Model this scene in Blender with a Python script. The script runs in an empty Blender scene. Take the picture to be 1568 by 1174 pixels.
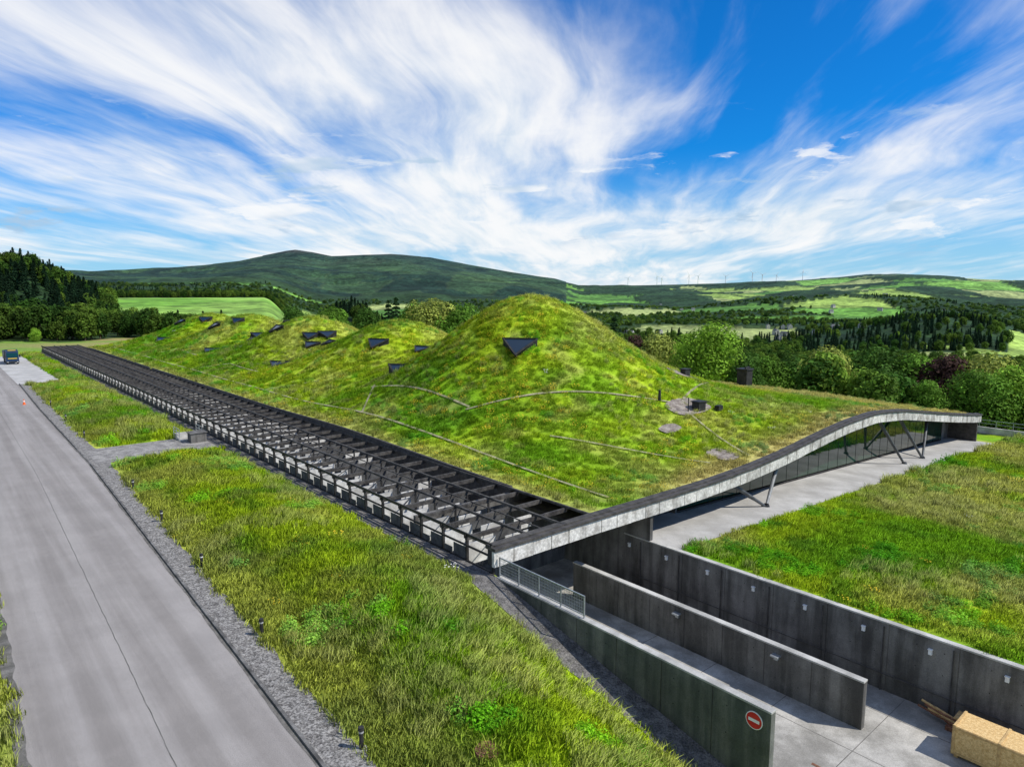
import bpy, math, numpy as np
from mathutils import Vector
rng = np.random.default_rng(11)
SC = bpy.context.scene
C = SC.collection

# ------------------------------------------------------------------ frame
# s runs along the long building, n runs across it (metres)
DX, DY = -0.6494, 0.7604
NX, NY = 0.7604, 0.6494
OX, OY = -1.0, 35.1
def W(s, n, z): return (OX + DX*s + NX*n, OY + DY*s + NY*n, z)
def SN(x, y):
    dx = x-OX; dy = y-OY
    return dx*DX+dy*DY, dx*NX+dy*NY
def ss(a, b, x):
    t = np.clip((x-a)/(b-a), 0, 1); return t*t*(3-2*t)
def hsh(ix, iy, seed):
    v = np.sin(ix*127.1+iy*311.7+seed*74.7)*43758.5453
    return v-np.floor(v)
def vnoise(x, y, seed=0):
    x = np.asarray(x, float); y = np.asarray(y, float)
    ix = np.floor(x); iy = np.floor(y); fx = x-ix; fy = y-iy
    fx = fx*fx*(3-2*fx); fy = fy*fy*(3-2*fy)
    a = hsh(ix, iy, seed); b = hsh(ix+1, iy, seed); c = hsh(ix, iy+1, seed); d = hsh(ix+1, iy+1, seed)
    return (a*(1-fx)+b*fx)*(1-fy)+(c*(1-fx)+d*fx)*fy
def fbm(x, y, o=4, seed=0):
    t = 0; a = .5; w = 0
    for i in range(o):
        t = t+a*vnoise(x*2**i+i*7.3, y*2**i+i*3.1, seed+i); w += a; a *= .5
    return t/w
def mixc(a, b, t):
    t = np.asarray(t)[..., None]; return np.asarray(a)*(1-t)+np.asarray(b)*t

# ------------------------------------------------------------------ terrain functions
PU = [-900, -300, 0, 230, 300, 370, 410, 440, 455, 480, 510, 560, 600, 660, 720, 780, 820, 850, 868, 885, 940, 1000, 1100, 1180, 1230, 1280, 1330, 1370, 1400, 1440, 1500, 1568, 1750, 2600]
PV = [425, 420, 420, 418, 412, 404, 396, 389, 387.5, 390, 396, 394, 393, 398, 408, 418, 424, 428, 433, 438, 438, 437, 435, 433, 430, 426, 421, 420, 421, 424, 428, 431, 426, 430]
def far_z(azd):
    a = np.radians(np.clip(azd, -62, 62))
    u = 784+1045*np.tan(a)/.9915
    v = np.interp(u, PU, PV)
    return 15+(450-v)/1045*6300*np.cos(a)
def nat_add(x, y):
    s, n = SN(x, y); r = np.hypot(x, y)+1e-6; az = np.degrees(np.arctan2(x, y))
    lf = ss(-16, -20, az)*ss(260, 620, r)
    h = -72*(1-np.exp(-np.maximum(n-90, 0)/210))*(1-.45*ss(1500, 3000, r))*(1-lf)
    h = h+15*ss(-16, -20, az)*ss(420, 900, r)
    h = h+28*ss(-30.5, -35, az)*ss(450, 800, r)
    h = h+52*np.exp(-((az-32)/6.5)**2-((r-1500)/330)**2)
    h = h+46*np.exp(-((az+13.0)/3.6)**2-((r-720)/190)**2)
    h = h+22*(fbm(x/420, y/420, 3, 5)-.5)*ss(450, 1300, r)*ss(-19, -10, az)
    k = ss(2300, 6300, r)
    h = h*(1-k)+far_z(az)*k+105*(fbm(x/650, y/650, 4, 9)-.5)*ss(2000, 3300, r)*(1-ss(4800, 6000, r))
    return h-420*ss(6350, 10000, r)
def ground_local(s, n):
    x = OX+DX*s+NX*n; y = OY+DY*s+NY*n
    zr = np.where(s < 0, np.maximum(.219*s, -5), 0.)
    w = 1-ss(0, 7, -1.8-n)
    pad = np.clip(ss(41, 38.5, s)+ss(49, 51.5, s), 0, 1)
    bump = .62*np.sin(np.pi*np.clip((n+10.0)/8.2, 0, 1))*(.55+.7*fbm(s*.12, n*.12, 3, 3))*pad*(1-ss(100, 110, s))
    left = zr*w+bump
    right = -1.42-.042*(np.clip(n, 13.7, 87)-13.75)
    right = right+.25*(fbm(s*.09, n*.09, 3, 8)-.5)*ss(15, 20, n)*ss(-3.2, -6, s)
    beh = -4.6*ss(30, 90, n)
    z = np.where(n < .15, left, np.where(n < 13.55, np.where(s < 8.15, -5., np.where(n < 8.15, -.6, -6.)), np.where(s < 2.55, right, beh)))
    z = np.where((s > 2.55) & (s < 185.5) & (n > 13.55) & (n < 81.3), -6., z)
    z = np.where((s >= 186.2) & (n > .15), beh, z)
    z = np.where((s > 8.15)&(s<186.2)&(n > 8.15)&(n <= 13.6), -6., z)
    r = np.hypot(x, y)
    return z+nat_add(x, y)-4*ss(340, 400, r)
def nat_z(x, y):
    s, n = SN(x, y); r = np.hypot(x, y)
    return -4.6*ss(30, 90, n)+nat_add(x, y)-15*(1-ss(280, 340, r))
def ground_at(x, y):
    s, n = SN(x, y)
    r = np.hypot(x, y)
    return np.where(r < 338, ground_local(s, n), nat_z(x, y))

FN = [-.5, 8, 13.6, 20, 25.8, 31, 36.4, 42, 48.6, 56, 63, 72, 81.5]
FZ = [1.5, 1.5, 1.45, 1.45, 1.65, 2.02, 2.6, 3.12, 3.35, 2.75, 1.75, .5, -.7]
_nn = np.linspace(-3, 85, 881); _ff = np.interp(_nn, FN, FZ)
_k = np.exp(-np.linspace(-2, 2, 61)**2); _k /= _k.sum()
_ff2 = np.convolve(np.pad(_ff, 30, mode='edge'), _k, 'valid')
def F(n): return np.interp(n, _nn, _ff2)
RN = [8, 12, 18, 25, 33, 45, 56, 65, 74, 82]
RZ = [1.55, 2.1, 3.3, 4.3, 4.9, 4.3, 2.9, 1.8, .9, -.6]
MOUNDS = [(33.3, 32.6, 9.9, 9.2), (66, 34.3, 6.0, 8.0), (95, 33, 5.9, 7.8), (128, 33, 5.5, 7.8), (156, 33, 5.1, 7.8)]
def roof_z(s, n):
    s = np.asarray(s, float); n = np.asarray(n, float)
    R = np.interp(n, RN, RZ); R = .5*R+.25*np.interp(n-3, RN, RZ)+.25*np.interp(n+3, RN, RZ)
    k = ss(0, 22, s); b = F(n)*(1-k)+R*k
    for (a, c, h, sg) in MOUNDS:
        b = b+h*np.exp(-((s-a)**2+(n-c)**2)/(2*sg*sg))
    e = ss(166, 187, s); b = b*(1-e)+(.4-4.6*ss(30, 90, n))*e
    return b

# ------------------------------------------------------------------ land cover
def voro(x, y, cell, seed):
    gx = np.floor(x/cell); gy = np.floor(y/cell)
    d1 = np.full(x.shape, 1e18); d2 = d1.copy(); idh = np.zeros(x.shape)
    for i in (-1, 0, 1):
        for j in (-1, 0, 1):
            cx = gx+i; cy = gy+j
            px = (cx+.15+.7*hsh(cx, cy, seed))*cell; py = (cy+.15+.7*hsh(cx, cy, seed+3))*cell
            d = np.hypot(x-px, y-py); h = hsh(cx, cy, seed+9)
            new = d < d1
            d2 = np.where(new, d1, np.minimum(d2, d)); idh = np.where(new, h, idh); d1 = np.where(new, d, d1)
    return idh, d2-d1
FOREST = np.array([.022, .050, .016])
def land(x, y):
    """returns forest(0..1), colour"""
    x = np.asarray(x, float); y = np.asarray(y, float)
    r = np.hypot(x, y)+1e-6; az = np.degrees(np.arctan2(x, y)); s, n = SN(x, y)
    xx = x+60*(fbm(x/180, y/180, 2, 31)-.5); yy = y+60*(fbm(x/180, y/180, 2, 37)-.5)
    idh, e = voro(xx, yy, 330., 2)
    pal = np.array([[.13, .30, .045], [.18, .37, .06], [.26, .38, .08], [.09, .21, .035], [.30, .36, .13]])
    fld = pal[(idh*4.999).astype(int)]
    id2 = (idh*37.7) % 1.0
    big = fbm(x/1000, y/1000, 3, 21)
    f = (big+(id2-.5)*.75 > .49).astype(float)
    f = np.where(r > 3300, (big+(id2-.5)*.8 > .50), f).astype(float)
    hedge = (e < np.where(r > 3000, 34, 20)) & (fbm(x/60, y/60, 2, 4) > .30)
    clr = fbm(x/150, y/150, 3, 44)
    near = (r < 1150)
    f = np.where(near, (clr < .585).astype(float), f)
    hill = (az < 4.5) & (r > 2900)
    patch = fbm(x/520+3, y/300, 3, 61)
    f = np.where(hill, (patch < .62).astype(float), f)
    fieldL = (az < -18.0) & (az > -30.2) & (r > 400) & (r < 900)
    f = np.where(fieldL, 0, f)
    f = np.where((az < -18) & (r >= 900) & (r < 1500), 1, f)
    f = np.where((az <= -30.2) & (r > 385) & (r < 2000), 1, f)
    f = np.where((az > -18) & (az < -9) & (r > 420) & (r < 900), 1, f)
    f = np.where((az < -10) & (r < 262+8*np.sin(az)), 0, f)
    f = np.where((az < -10) & (r >= 262+8*np.sin(az)) & (r < 385), 1, f)
    f = np.where((np.abs(az-30) < 6) & (np.abs(r-1430) < 250), 1, f)
    f = np.where((s > -90) & (s < 205) & (n > -90) & (n < 88), 0, f)
    f = np.where((s <= 0) & (n < 92+.25*np.abs(s)), 0, f)
    col = mixc(fld, np.broadcast_to(FOREST, fld.shape), f)
    col = mixc(col, np.broadcast_to(FOREST, fld.shape), (hedge & (r > 900)).astype(float)*.9*(1-f))
    fl_ = mixc(np.broadcast_to([.14, .31, .04], fld.shape), np.broadcast_to([.22, .38, .07], fld.shape), ss(.4, .6, fbm(x/90, y/90, 4, 8)))
    col = np.where(fieldL[..., None], fl_, col)
    hz = nat_add(x, y)
    st = (idh > .55)*.55+(patch > .50)*.45
    g = mixc(np.broadcast_to([.012, .034, .020], fld.shape), np.broadcast_to([.045, .095, .030], fld.shape), st*ss(330, 120, hz+80*(patch-.5)))
    g = mixc(g, np.broadcast_to([.055, .085, .035], fld.shape), (e < 12)*.4)
    g = mixc(g, np.broadcast_to([.050, .042, .036], fld.shape), ss(290, 325, hz+50*(patch-.5))*(az < 0)*.9)
    col = np.where((hill & (r > 3200))[..., None], mixc(g, col, .06), col)
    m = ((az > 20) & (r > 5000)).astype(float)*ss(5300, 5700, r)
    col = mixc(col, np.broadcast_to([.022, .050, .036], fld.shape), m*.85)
    col = mixc(col, np.broadcast_to([.050, .10, .13], fld.shape), .22*ss(1500, 7000, r))  # bluish distance haze mixed into the land colour
    return f, col

GREEN = np.array([.185, .395, .010]); LIME = np.array([.390, .540, .016]); DRY_LIT = np.array([.54, .46, .16]); DARKG = np.array([.085, .250, .015])
def grass_tint(s, n, kind):
    a = fbm(s*.07+5, n*.07, 4, 1); b = fbm(s*.33, n*.33, 3, 2); c = fbm(s*.12+9, n*.16+4, 4, 6); d = fbm(s*.55+3, n*.55, 3, 19)
    col = mixc(np.broadcast_to(GREEN, a.shape+(3,)), np.broadcast_to(LIME, a.shape+(3,)), ss(.30, .58, a))
    col = mixc(col, np.broadcast_to(DARKG, col.shape), ss(.52, .74, b)*(.45 if kind == 'roof' else .7))
    dry_lit = ss(.52, .74, c)*.4
    if kind == 'roof':
        dry_lit = np.maximum(dry_lit, ss(.58, .72, d)*.35)
        dry_lit = np.maximum(dry_lit, ss(5.5, .8, s+2.4*(b-.5))*ss(9, 20, n)*.95)
        dry_lit = np.maximum(dry_lit, ss(50, 66, n+10*(a-.5))*.8)
        dry_lit = np.maximum(dry_lit, ss(2.4, .5, n-8+1.5*(b-.5))*.6)
        for (m0, m1, mh, sg) in MOUNDS:
            dd = np.hypot(s-m0, n-m1)
            dry_lit = np.maximum(dry_lit, ss(7, 1, dd)*.25)
            dry_lit = np.maximum(dry_lit, ss(0, 9, (n-m1)-.5*(s-m0))*ss(15, 7, dd)*.55)  # sun side of each mound paled: sunlight put into the grass colour
    if kind == 'right':
        dry_lit = np.maximum(dry_lit, ss(.42, .62, c)*.5)
        dry_lit = dry_lit*ss(13.5, 16.5, n)
    if kind == 'left':
        dry_lit = np.maximum(dry_lit, ss(.46, .68, c)*.42)
        dry_lit = np.maximum(dry_lit, ss(-8.6, -10.4, n)*.4)
        dry_lit = np.maximum(dry_lit, ss(.60, .72, d)*.3)
    col = mixc(col, np.broadcast_to(DRY_LIT, col.shape), dry_lit)
    return col*(.84+.32*fbm(s*1.3, n*1.3, 2, 12))[..., None]

# ------------------------------------------------------------------ materials
def newmat(name):
    m = bpy.data.materials.new(name); m.use_nodes = True
    nt = m.node_tree; return m, nt, nt.nodes['Principled BSDF']
def nd(nt, t, **kw):
    n = nt.nodes.new(t)
    for k, v in kw.items(): setattr(n, k, v)
    return n
def mixrgb(nt, a, b, fac, blend='MIX'):
    n = nd(nt, 'ShaderNodeMix', data_type='RGBA', blend_type=blend)
    for sock, v in ((n.inputs[6], a), (n.inputs[7], b), (n.inputs[0], fac)):
        if isinstance(v, bpy.types.NodeSocket): nt.links.new(v, sock)
        elif isinstance(v, (tuple, list)): sock.default_value = (*v[:3], 1)
        else: sock.default_value = v
    return n.outputs[2]
def noise(nt, vec, scale, detail=4, rough=.55, dist=0):
    n = nd(nt, 'ShaderNodeTexNoise'); n.inputs['Scale'].default_value = scale; n.inputs['Detail'].default_value = detail
    n.inputs['Roughness'].default_value = rough; n.inputs['Distortion'].default_value = dist
    if vec is not None: nt.links.new(vec, n.inputs['Vector'])
    return n.outputs['Fac']
def rmp(nt, v, a, b, c=0., d=1.):
    n = nd(nt, 'ShaderNodeMapRange'); n.interpolation_type = 'SMOOTHSTEP'; nt.links.new(v, n.inputs[0])
    for i, x in zip((1, 2, 3, 4), (a, b, c, d)): n.inputs[i].default_value = x
    return n.outputs[0]
def pos(nt, scale=(1, 1, 1), rotz=0.):
    g = nd(nt, 'ShaderNodeNewGeometry'); m = nd(nt, 'ShaderNodeMapping')
    m.inputs['Scale'].default_value = scale; m.inputs['Rotation'].default_value = (0, 0, rotz)
    nt.links.new(g.outputs['Position'], m.inputs['Vector']); return m.outputs[0]
def surf(name, c1, c2, scale=1., fine=12., rough=.85, bump=.3, bdist=.02, stretch=(1, 1, 1), rotz=0., metal=0., lo=.35, hi=.65, finef=.35, spec=.3, big=0.):
    m, nt, b = newmat(name)
    p0 = pos(nt); p1 = pos(nt, (1, 1, 1), rotz)
    if stretch != (1, 1, 1):
        mp = nd(nt, 'ShaderNodeMapping'); mp.inputs['Scale'].default_value = stretch
        nt.links.new(p1, mp.inputs['Vector']); p1 = mp.outputs[0]
    f = rmp(nt, noise(nt, p1, scale, 6, .6), lo, hi)
    fn = noise(nt, p0, fine, 5, .7)
    c = mixrgb(nt, c1, c2, f)
    c = mixrgb(nt, c, mixrgb(nt, (1-finef,)*3, (1+finef,)*3, rmp(nt, fn, .3, .7)), 1., 'MULTIPLY')
    if big:
        c = mixrgb(nt, c, mixrgb(nt, (1-big,)*3, (1+big*.6,)*3, rmp(nt, noise(nt, p0, .35, 6, .7), .35, .65)), 1., 'MULTIPLY')
    nt.links.new(c, b.inputs['Base Color'])
    b.inputs['Roughness'].default_value = rough; b.inputs['Metallic'].default_value = metal
    b.inputs['Specular IOR Level'].default_value = spec
    if bump:
        bp = nd(nt, 'ShaderNodeBump'); bp.inputs['Strength'].default_value = bump; bp.inputs['Distance'].default_value = bdist
        nt.links.new(fn, bp.inputs['Height']); nt.links.new(bp.outputs[0], b.inputs['Normal'])
    return m
ROT = -math.atan2(DY, DX)
m_asphalt = surf('asphalt', (.225, .205, .188), (.300, .277, .258), .9, 45, .9, .3, .01, (.03, 1, 1), ROT, finef=.35, big=.08)
m_edge = surf('asphalt_edge', (.09, .085, .075), (.17, .16, .145), 1.5, 30, .95, .4, .02)
m_gravel = surf('gravel', (.15, .14, .13), (.24, .228, .212), 3, 12, .95, .9, .05, finef=.8)
m_dgravel = surf('dark_gravel', (.09, .085, .08), (.17, .16, .15), 2, 12, .95, .9, .05, finef=.6)
m_fgravel = surf('pale_gravel', (.17, .16, .15), (.30, .285, .265), 1, 12, .95, .6, .05, finef=.5)
m_roofgrav = surf('roof_gravel', (.19, .19, .09), (.34, .31, .19), 2, 14, .95, .6, .05, finef=.5)
m_patch = surf('roof_patch_gravel', (.16, .13, .11), (.32, .28, .24), 2, 14, .95, .6, .05, finef=.5)
m_conc_dk = surf('weathered_concrete', (.080, .076, .070), (.190, .182, .170), 1.2, 20, .8, .25, .01, (1, 1, .12), 0, finef=.2, big=.32)
m_conc_gr = surf('greenish_concrete', (.066, .075, .066), (.155, .158, .136), 1.2, 20, .75, .25, .01, (1, 1, .10), 0, finef=.2, big=.32)  # darker, greener concrete tone for the outer wall
m_conc_lt = surf('light_concrete', (.34, .33, .305), (.50, .485, .45), .8, 25, .85, .2, .01, finef=.2, big=.15)
m_fin = surf('pale_concrete_fin', (.42, .41, .39), (.60, .59, .57), 1.4, 25, .85, .2, .01, finef=.15, big=.2)
m_floor = surf('yard_concrete', (.28, .265, .235), (.42, .40, .365), .35, 22, .85, .15, .01, finef=.2, big=.2)
m_terrace = surf('terrace_paving', (.36, .345, .32), (.46, .445, .42), .4, 15, .85, .1, .01, finef=.12, big=.12)
m_fascia = surf('weathered_fascia', (.26, .24, .21), (.58, .56, .52), 1.3, 6, .75, .3, .01, (1, 1, .8), 0, finef=.28, lo=.28, hi=.60, big=.22)
m_black = surf('black_steel', (.014, .013, .013), (.036, .034, .032), 2, 20, .6, .1, .01, finef=.2)
m_beam = surf('weathered_black_beam', (.030, .027, .025), (.085, .078, .070), 2, 12, .65, .1, .01, finef=.35)
m_dark = surf('dark_metal_coping', (.04, .037, .034), (.08, .073, .066), 2, 20, .7, .2, .01, finef=.2)
m_strut = surf('dark_steel_strut', (.05, .052, .056), (.09, .095, .10), 2, 20, .45, .1, .01, finef=.1)
m_strut2 = surf('grey_steel_strut', (.16, .165, .17), (.24, .245, .25), 2, 20, .5, .1, .01, finef=.1)  # paler tone of the strut steel, used on one strut
m_dpanel = surf('grey_mesh_panel', (.05, .05, .052), (.10, .10, .10), 2, 60, .7, .3, .01, finef=.35)
m_galv = surf('galvanised_steel', (.32, .34, .36), (.45, .47, .48), 5, 30, .45, .05, .01, metal=.6, finef=.1)
m_osb = surf('osb_board', (.52, .33, .13), (.70, .50, .24), 9, 45, .8, .2, .01, finef=.35)
m_osbd = surf('timber_batten', (.42, .27, .12), (.58, .40, .18), 5, 30, .8, .2, .01, finef=.2)
m_white = surf('white_paint', (.75, .75, .74), (.82, .82, .81), 5, 20, .5, 0, finef=.03)
m_red = surf('red_paint', (.55, .02, .02), (.62, .03, .03), 5, 20, .5, 0, finef=.05)
m_rust = surf('rusty_steel', (.14, .06, .035), (.26, .13, .08), 6, 25, .85, .2, .01)
m_inner = surf('dark_interior', (.02, .02, .02), (.04, .04, .04), 2, 10, .8, 0)
m_soffit = surf('timber_soffit', (.04, .032, .025), (.08, .065, .05), 2, 10, .8, 0)
def glassmat(name, col, rough=.04, coat=.25, spec=.6):
    m, nt, b = newmat(name); b.inputs['Base Color'].default_value = (*col, 1); b.inputs['Roughness'].default_value = rough
    b.inputs['Specular IOR Level'].default_value = spec; b.inputs['Coat Weight'].default_value = coat; b.inputs['Coat Roughness'].default_value = .02
    return m
m_glass = glassmat('facade_glass', (.006, .034, .018))
m_sky_glass = glassmat('skylight_glass', (.010, .024, .045), .12, 0., .5)
m_blue = surf('blue_vehicle_paint', (.015, .03, .07), (.02, .04, .085), 3, 20, .35, 0, finef=.05)
m_yel = surf('yellow_vehicle_paint', (.5, .36, .05), (.55, .40, .06), 3, 20, .4, 0, finef=.05)
m_rubber = surf('rubber', (.015, .015, .015), (.025, .025, .025), 3, 20, .8, 0)
m_orange = surf('orange_plastic', (.7, .12, .02), (.75, .14, .03), 3, 20, .5, 0, finef=.05)
m_slate = surf('slate_roof', (.07, .075, .085), (.12, .125, .13), .5, 3, .7, 0)
m_bark = surf('bark', (.06, .045, .03), (.12, .09, .065), 3, 12, .95, .4, .03)

def tintmat(name, mode, lo, hi, scale, bump=0., bdist=.1, trans=0., scale2=None, c2=.3):
    m, nt, b = newmat(name)
    if mode == 'OBJECT':
        at = nd(nt, 'ShaderNodeObjectInfo'); col = at.outputs['Color']
    else:
        at = nd(nt, 'ShaderNodeAttribute', attribute_type=mode, attribute_name='tint'); col = at.outputs['Color']
    p = pos(nt); f = noise(nt, p, scale, 5, .65)
    c = mixrgb(nt, col, mixrgb(nt, (lo,)*3, (hi,)*3, rmp(nt, f, .32, .68)), 1., 'MULTIPLY')
    if scale2:
        f2 = noise(nt, p, scale2, 5, .65)
        c = mixrgb(nt, c, mixrgb(nt, (1-c2,)*3, (1+c2, 1+c2*.9, 1+c2*.7), rmp(nt, f2, .35, .65)), 1., 'MULTIPLY')
    if mode != 'GEOMETRY':
        a2 = nd(nt, 'ShaderNodeAttribute', attribute_type='GEOMETRY', attribute_name='tone')
        c = mixrgb(nt, c, a2.outputs['Color'], 1., 'MULTIPLY')  # random leaf tone multiplied into the colour
    nt.links.new(c, b.inputs['Base Color']); b.inputs['Roughness'].default_value = .8; b.inputs['Specular IOR Level'].default_value = .12
    if bump:
        bp = nd(nt, 'ShaderNodeBump'); bp.inputs['Strength'].default_value = bump; bp.inputs['Distance'].default_value = bdist
        nt.links.new(f, bp.inputs['Height']); nt.links.new(bp.outputs[0], b.inputs['Normal'])
    if trans:
        tr = nd(nt, 'ShaderNodeBsdfTranslucent'); mx = nd(nt, 'ShaderNodeMixShader'); mx.inputs[0].default_value = trans
        nt.links.new(c, tr.inputs['Color']); nt.links.new(b.outputs[0], mx.inputs[1]); nt.links.new(tr.outputs[0], mx.inputs[2])
        nt.links.new(mx.outputs[0], nt.nodes['Material Output'].inputs['Surface'])
    return m
m_grass = tintmat('meadow_soil_grass', 'GEOMETRY', .75, 1.15, 4., .6, .12, scale2=.8, c2=.15)
m_land = tintmat('landscape', 'GEOMETRY', .55, 1.4, .055, .7, 5., scale2=.008, c2=.40)
m_blade = tintmat('grass_blades', 'INSTANCER', .85, 1.2, 2.5, trans=.25)
m_leafI = tintmat('forest_leaves', 'INSTANCER', .8, 1.25, .4, trans=.25)
m_leafO = tintmat('tree_leaves', 'OBJECT', .75, 1.3, .5, trans=.25)
m_yflow = surf('yellow_flowers', (.65, .45, .02), (.75, .55, .03), 5, 20, .7, 0)
m_wflow = surf('white_flowers', (.7, .7, .62), (.8, .8, .74), 5, 20, .7, 0)

# ------------------------------------------------------------------ mesh helpers
def empty(name, loc=(0, 0, 0)):
    e = bpy.data.objects.new(name, None); e.location = loc; C.objects.link(e); return e
def link(o, parent=None):
    C.objects.link(o)
    if parent:
        o.parent = parent; o.matrix_parent_inverse = parent.matrix_basis.inverted()
    return o
class Buf:
    def __init__(s): s.v = []; s.f = []; s.m = []
    def hexa(s, p, mi=0):
        k = len(s.v); s.v += [tuple(map(float, q)) for q in p]
        for f in ((0, 3, 2, 1), (4, 5, 6, 7), (0, 1, 5, 4), (1, 2, 6, 5), (2, 3, 7, 6), (3, 0, 4, 7)):
            s.f.append(tuple(k+i for i in f)); s.m.append(mi)
    def box(s, s0, s1, n0, n1, z0, z1, mi=0):
        s.hexa([W(s0, n0, z0), W(s1, n0, z0), W(s1, n1, z0), W(s0, n1, z0), W(s0, n0, z1), W(s1, n0, z1), W(s1, n1, z1), W(s0, n1, z1)], mi)
    def xbox(s, x0, x1, y0, y1, z0, z1, mi=0):
        s.hexa([(x0, y0, z0), (x1, y0, z0), (x1, y1, z0), (x0, y1, z0), (x0, y0, z1), (x1, y0, z1), (x1, y1, z1), (x0, y1, z1)], mi)
    def poly(s, pts, mi=0):
        k = len(s.v); s.v += [tuple(map(float, q)) for q in pts]; s.f.append(tuple(range(k, k+len(pts)))); s.m.append(mi)
    def cyl(s, p0, p1, r0, r1=None, k=10, mi=0):
        r1 = r0 if r1 is None else r1
        a = Vector(p0); b = Vector(p1); d = (b-a).normalized(); u = d.orthogonal().normalized(); w = d.cross(u)
        o = len(s.v)
        for c, r in ((a, r0), (b, r1)):
            for i in range(k):
                t = 2*math.pi*i/k; q = c+(u*math.cos(t)+w*math.sin(t))*r; s.v.append(tuple(q))
        for i in range(k):
            j = (i+1) % k; s.f.append((o+i, o+j, o+k+j, o+k+i)); s.m.append(mi)
        s.f.append(tuple(o+i for i in range(k))[::-1]); s.m.append(mi)
        s.f.append(tuple(o+k+i for i in range(k))); s.m.append(mi)
    def obj(s, name, mats, parent=None, bevel=0):
        me = bpy.data.meshes.new(name); me.from_pydata(s.v, [], s.f)
        for m in (mats if isinstance(mats, (list, tuple)) else [mats]): me.materials.append(m)
        me.polygons.foreach_set('material_index', s.m); me.update()
        o = bpy.data.objects.new(name, me); link(o, parent)
        if bevel:
            b = o.modifiers.new('bevel', 'BEVEL'); b.width = bevel; b.segments = 2
        return o
def grid(name, X, Y, Z, mat, tint=None, parent=None, flip=False, smooth=True):
    a, b = X.shape
    v = np.stack([X, Y, Z], -1).reshape(-1, 3)
    i = np.arange(a*b).reshape(a, b)
    q = np.stack([i[:-1, :-1], i[1:, :-1], i[1:, 1:], i[:-1, 1:]], -1).reshape(-1, 4)
    if flip: q = q[:, ::-1]
    me = bpy.data.meshes.new(name)
    me.vertices.add(len(v)); me.vertices.foreach_set('co', v.ravel())
    me.loops.add(q.size); me.loops.foreach_set('vertex_index', q.ravel().astype(np.int32))
    me.polygons.add(len(q)); me.polygons.foreach_set('loop_start', np.arange(0, q.size, 4, dtype=np.int32))
    me.update(calc_edges=True); me.validate()
    me.polygons.foreach_set('use_smooth', np.full(len(me.polygons), smooth))
    if tint is not None:
        at = me.attributes.new('tint', 'FLOAT_VECTOR', 'POINT'); at.data.foreach_set('vector', tint.reshape(-1).astype(np.float32))
    me.materials.append(mat)
    o = bpy.data.objects.new(name, me); link(o, parent); return o
def sheet(name, sl, nlo, nhi, cols, zf, off, mat, parent=None):
    sl = np.asarray(sl, float); t = np.linspace(0, 1, cols)
    S = np.repeat(sl[:, None], cols, 1)
    lo = nlo(sl) if callable(nlo) else np.full(sl.shape, nlo); hi = nhi(sl) if callable(nhi) else np.full(sl.shape, nhi)
    Nn = lo[:, None]*(1-t)+hi[:, None]*t
    Z = zf(S, Nn)+off
    return grid(name, OX+DX*S+NX*Nn, OY+DY*S+NY*Nn, Z, mat, None, parent, flip=True)
def ribbon(name, pts, hw, zf, off, mat, parent=None):
    P = []
    for (a, b) in zip(pts[:-1], pts[1:]):
        L = math.hypot(b[0]-a[0], b[1]-a[1]); k = max(1, int(L/.6))
        for i in range(k): P.append((a[0]+(b[0]-a[0])*i/k, a[1]+(b[1]-a[1])*i/k))
    P.append(pts[-1]); P = np.array(P); T = np.gradient(P, axis=0); T /= np.linalg.norm(T, axis=1)[:, None]
    Q = np.stack([-T[:, 1], T[:, 0]], 1)
    S = np.stack([P[:, 0]+Q[:, 0]*w for w in (-hw, 0, hw)], 1); Nn = np.stack([P[:, 1]+Q[:, 1]*w for w in (-hw, 0, hw)], 1)
    Z = zf(S, Nn)+off
    return grid(name, OX+DX*S+NX*Nn, OY+DY*S+NY*Nn, Z, mat, None, parent, flip=True)

# ------------------------------------------------------------------ ground sheets
def grow(a, b, st, g=1.09):
    out = []; x = a; d = st
    while abs(x-a) < abs(b-a):
        d *= g; x += d*(1 if b > a else -1); out.append(x)
    return out
sl = np.unique(np.round(np.concatenate([np.arange(-45, 206, 1.0), [2.5, 2.6, 8.1, 8.2, 185.4, 185.6, 186.1, 186.3], grow(-45, -470, 1), grow(205, 470, 1)]), 3))
nl = np.unique(np.round(np.concatenate([np.arange(-30, 96, 1.0), [-.02, .1, .2, 8.1, 8.2, 13.5, 13.6, 81.2, 81.4], grow(-30, -470, 1), grow(95, 470, 1)]), 3))
S, Nn = np.meshgrid(sl, nl, indexing='ij')
X = OX+DX*S+NX*Nn; Y = OY+DY*S+NY*Nn
Z = ground_local(S, Nn)
tl = grass_tint(S, Nn, 'left'); tr_ = grass_tint(S, Nn, 'right')
t = np.where((Nn < 7)[..., None], tl, tr_)
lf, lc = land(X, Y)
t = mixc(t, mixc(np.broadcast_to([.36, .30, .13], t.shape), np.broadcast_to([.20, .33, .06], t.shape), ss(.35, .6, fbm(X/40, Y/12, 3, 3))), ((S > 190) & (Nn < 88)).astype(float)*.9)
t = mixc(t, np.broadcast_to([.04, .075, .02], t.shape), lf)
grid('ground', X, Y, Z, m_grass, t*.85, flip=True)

azs = np.concatenate([np.linspace(-180, -58, 60), np.linspace(-57.9, 57.9, 1000), np.linspace(58, 180, 60)])
rs = np.concatenate([np.linspace(225, 600, 40), np.geomspace(610, 6350, 230), np.geomspace(6500, 30000, 22)])
A, R = np.meshgrid(np.radians(azs), rs, indexing='ij')
X = R*np.sin(A); Y = R*np.cos(A); Z = nat_z(X, Y)
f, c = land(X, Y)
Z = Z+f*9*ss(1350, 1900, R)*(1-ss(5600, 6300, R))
grid('hills', X, Y, Z, m_land, c)

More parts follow.
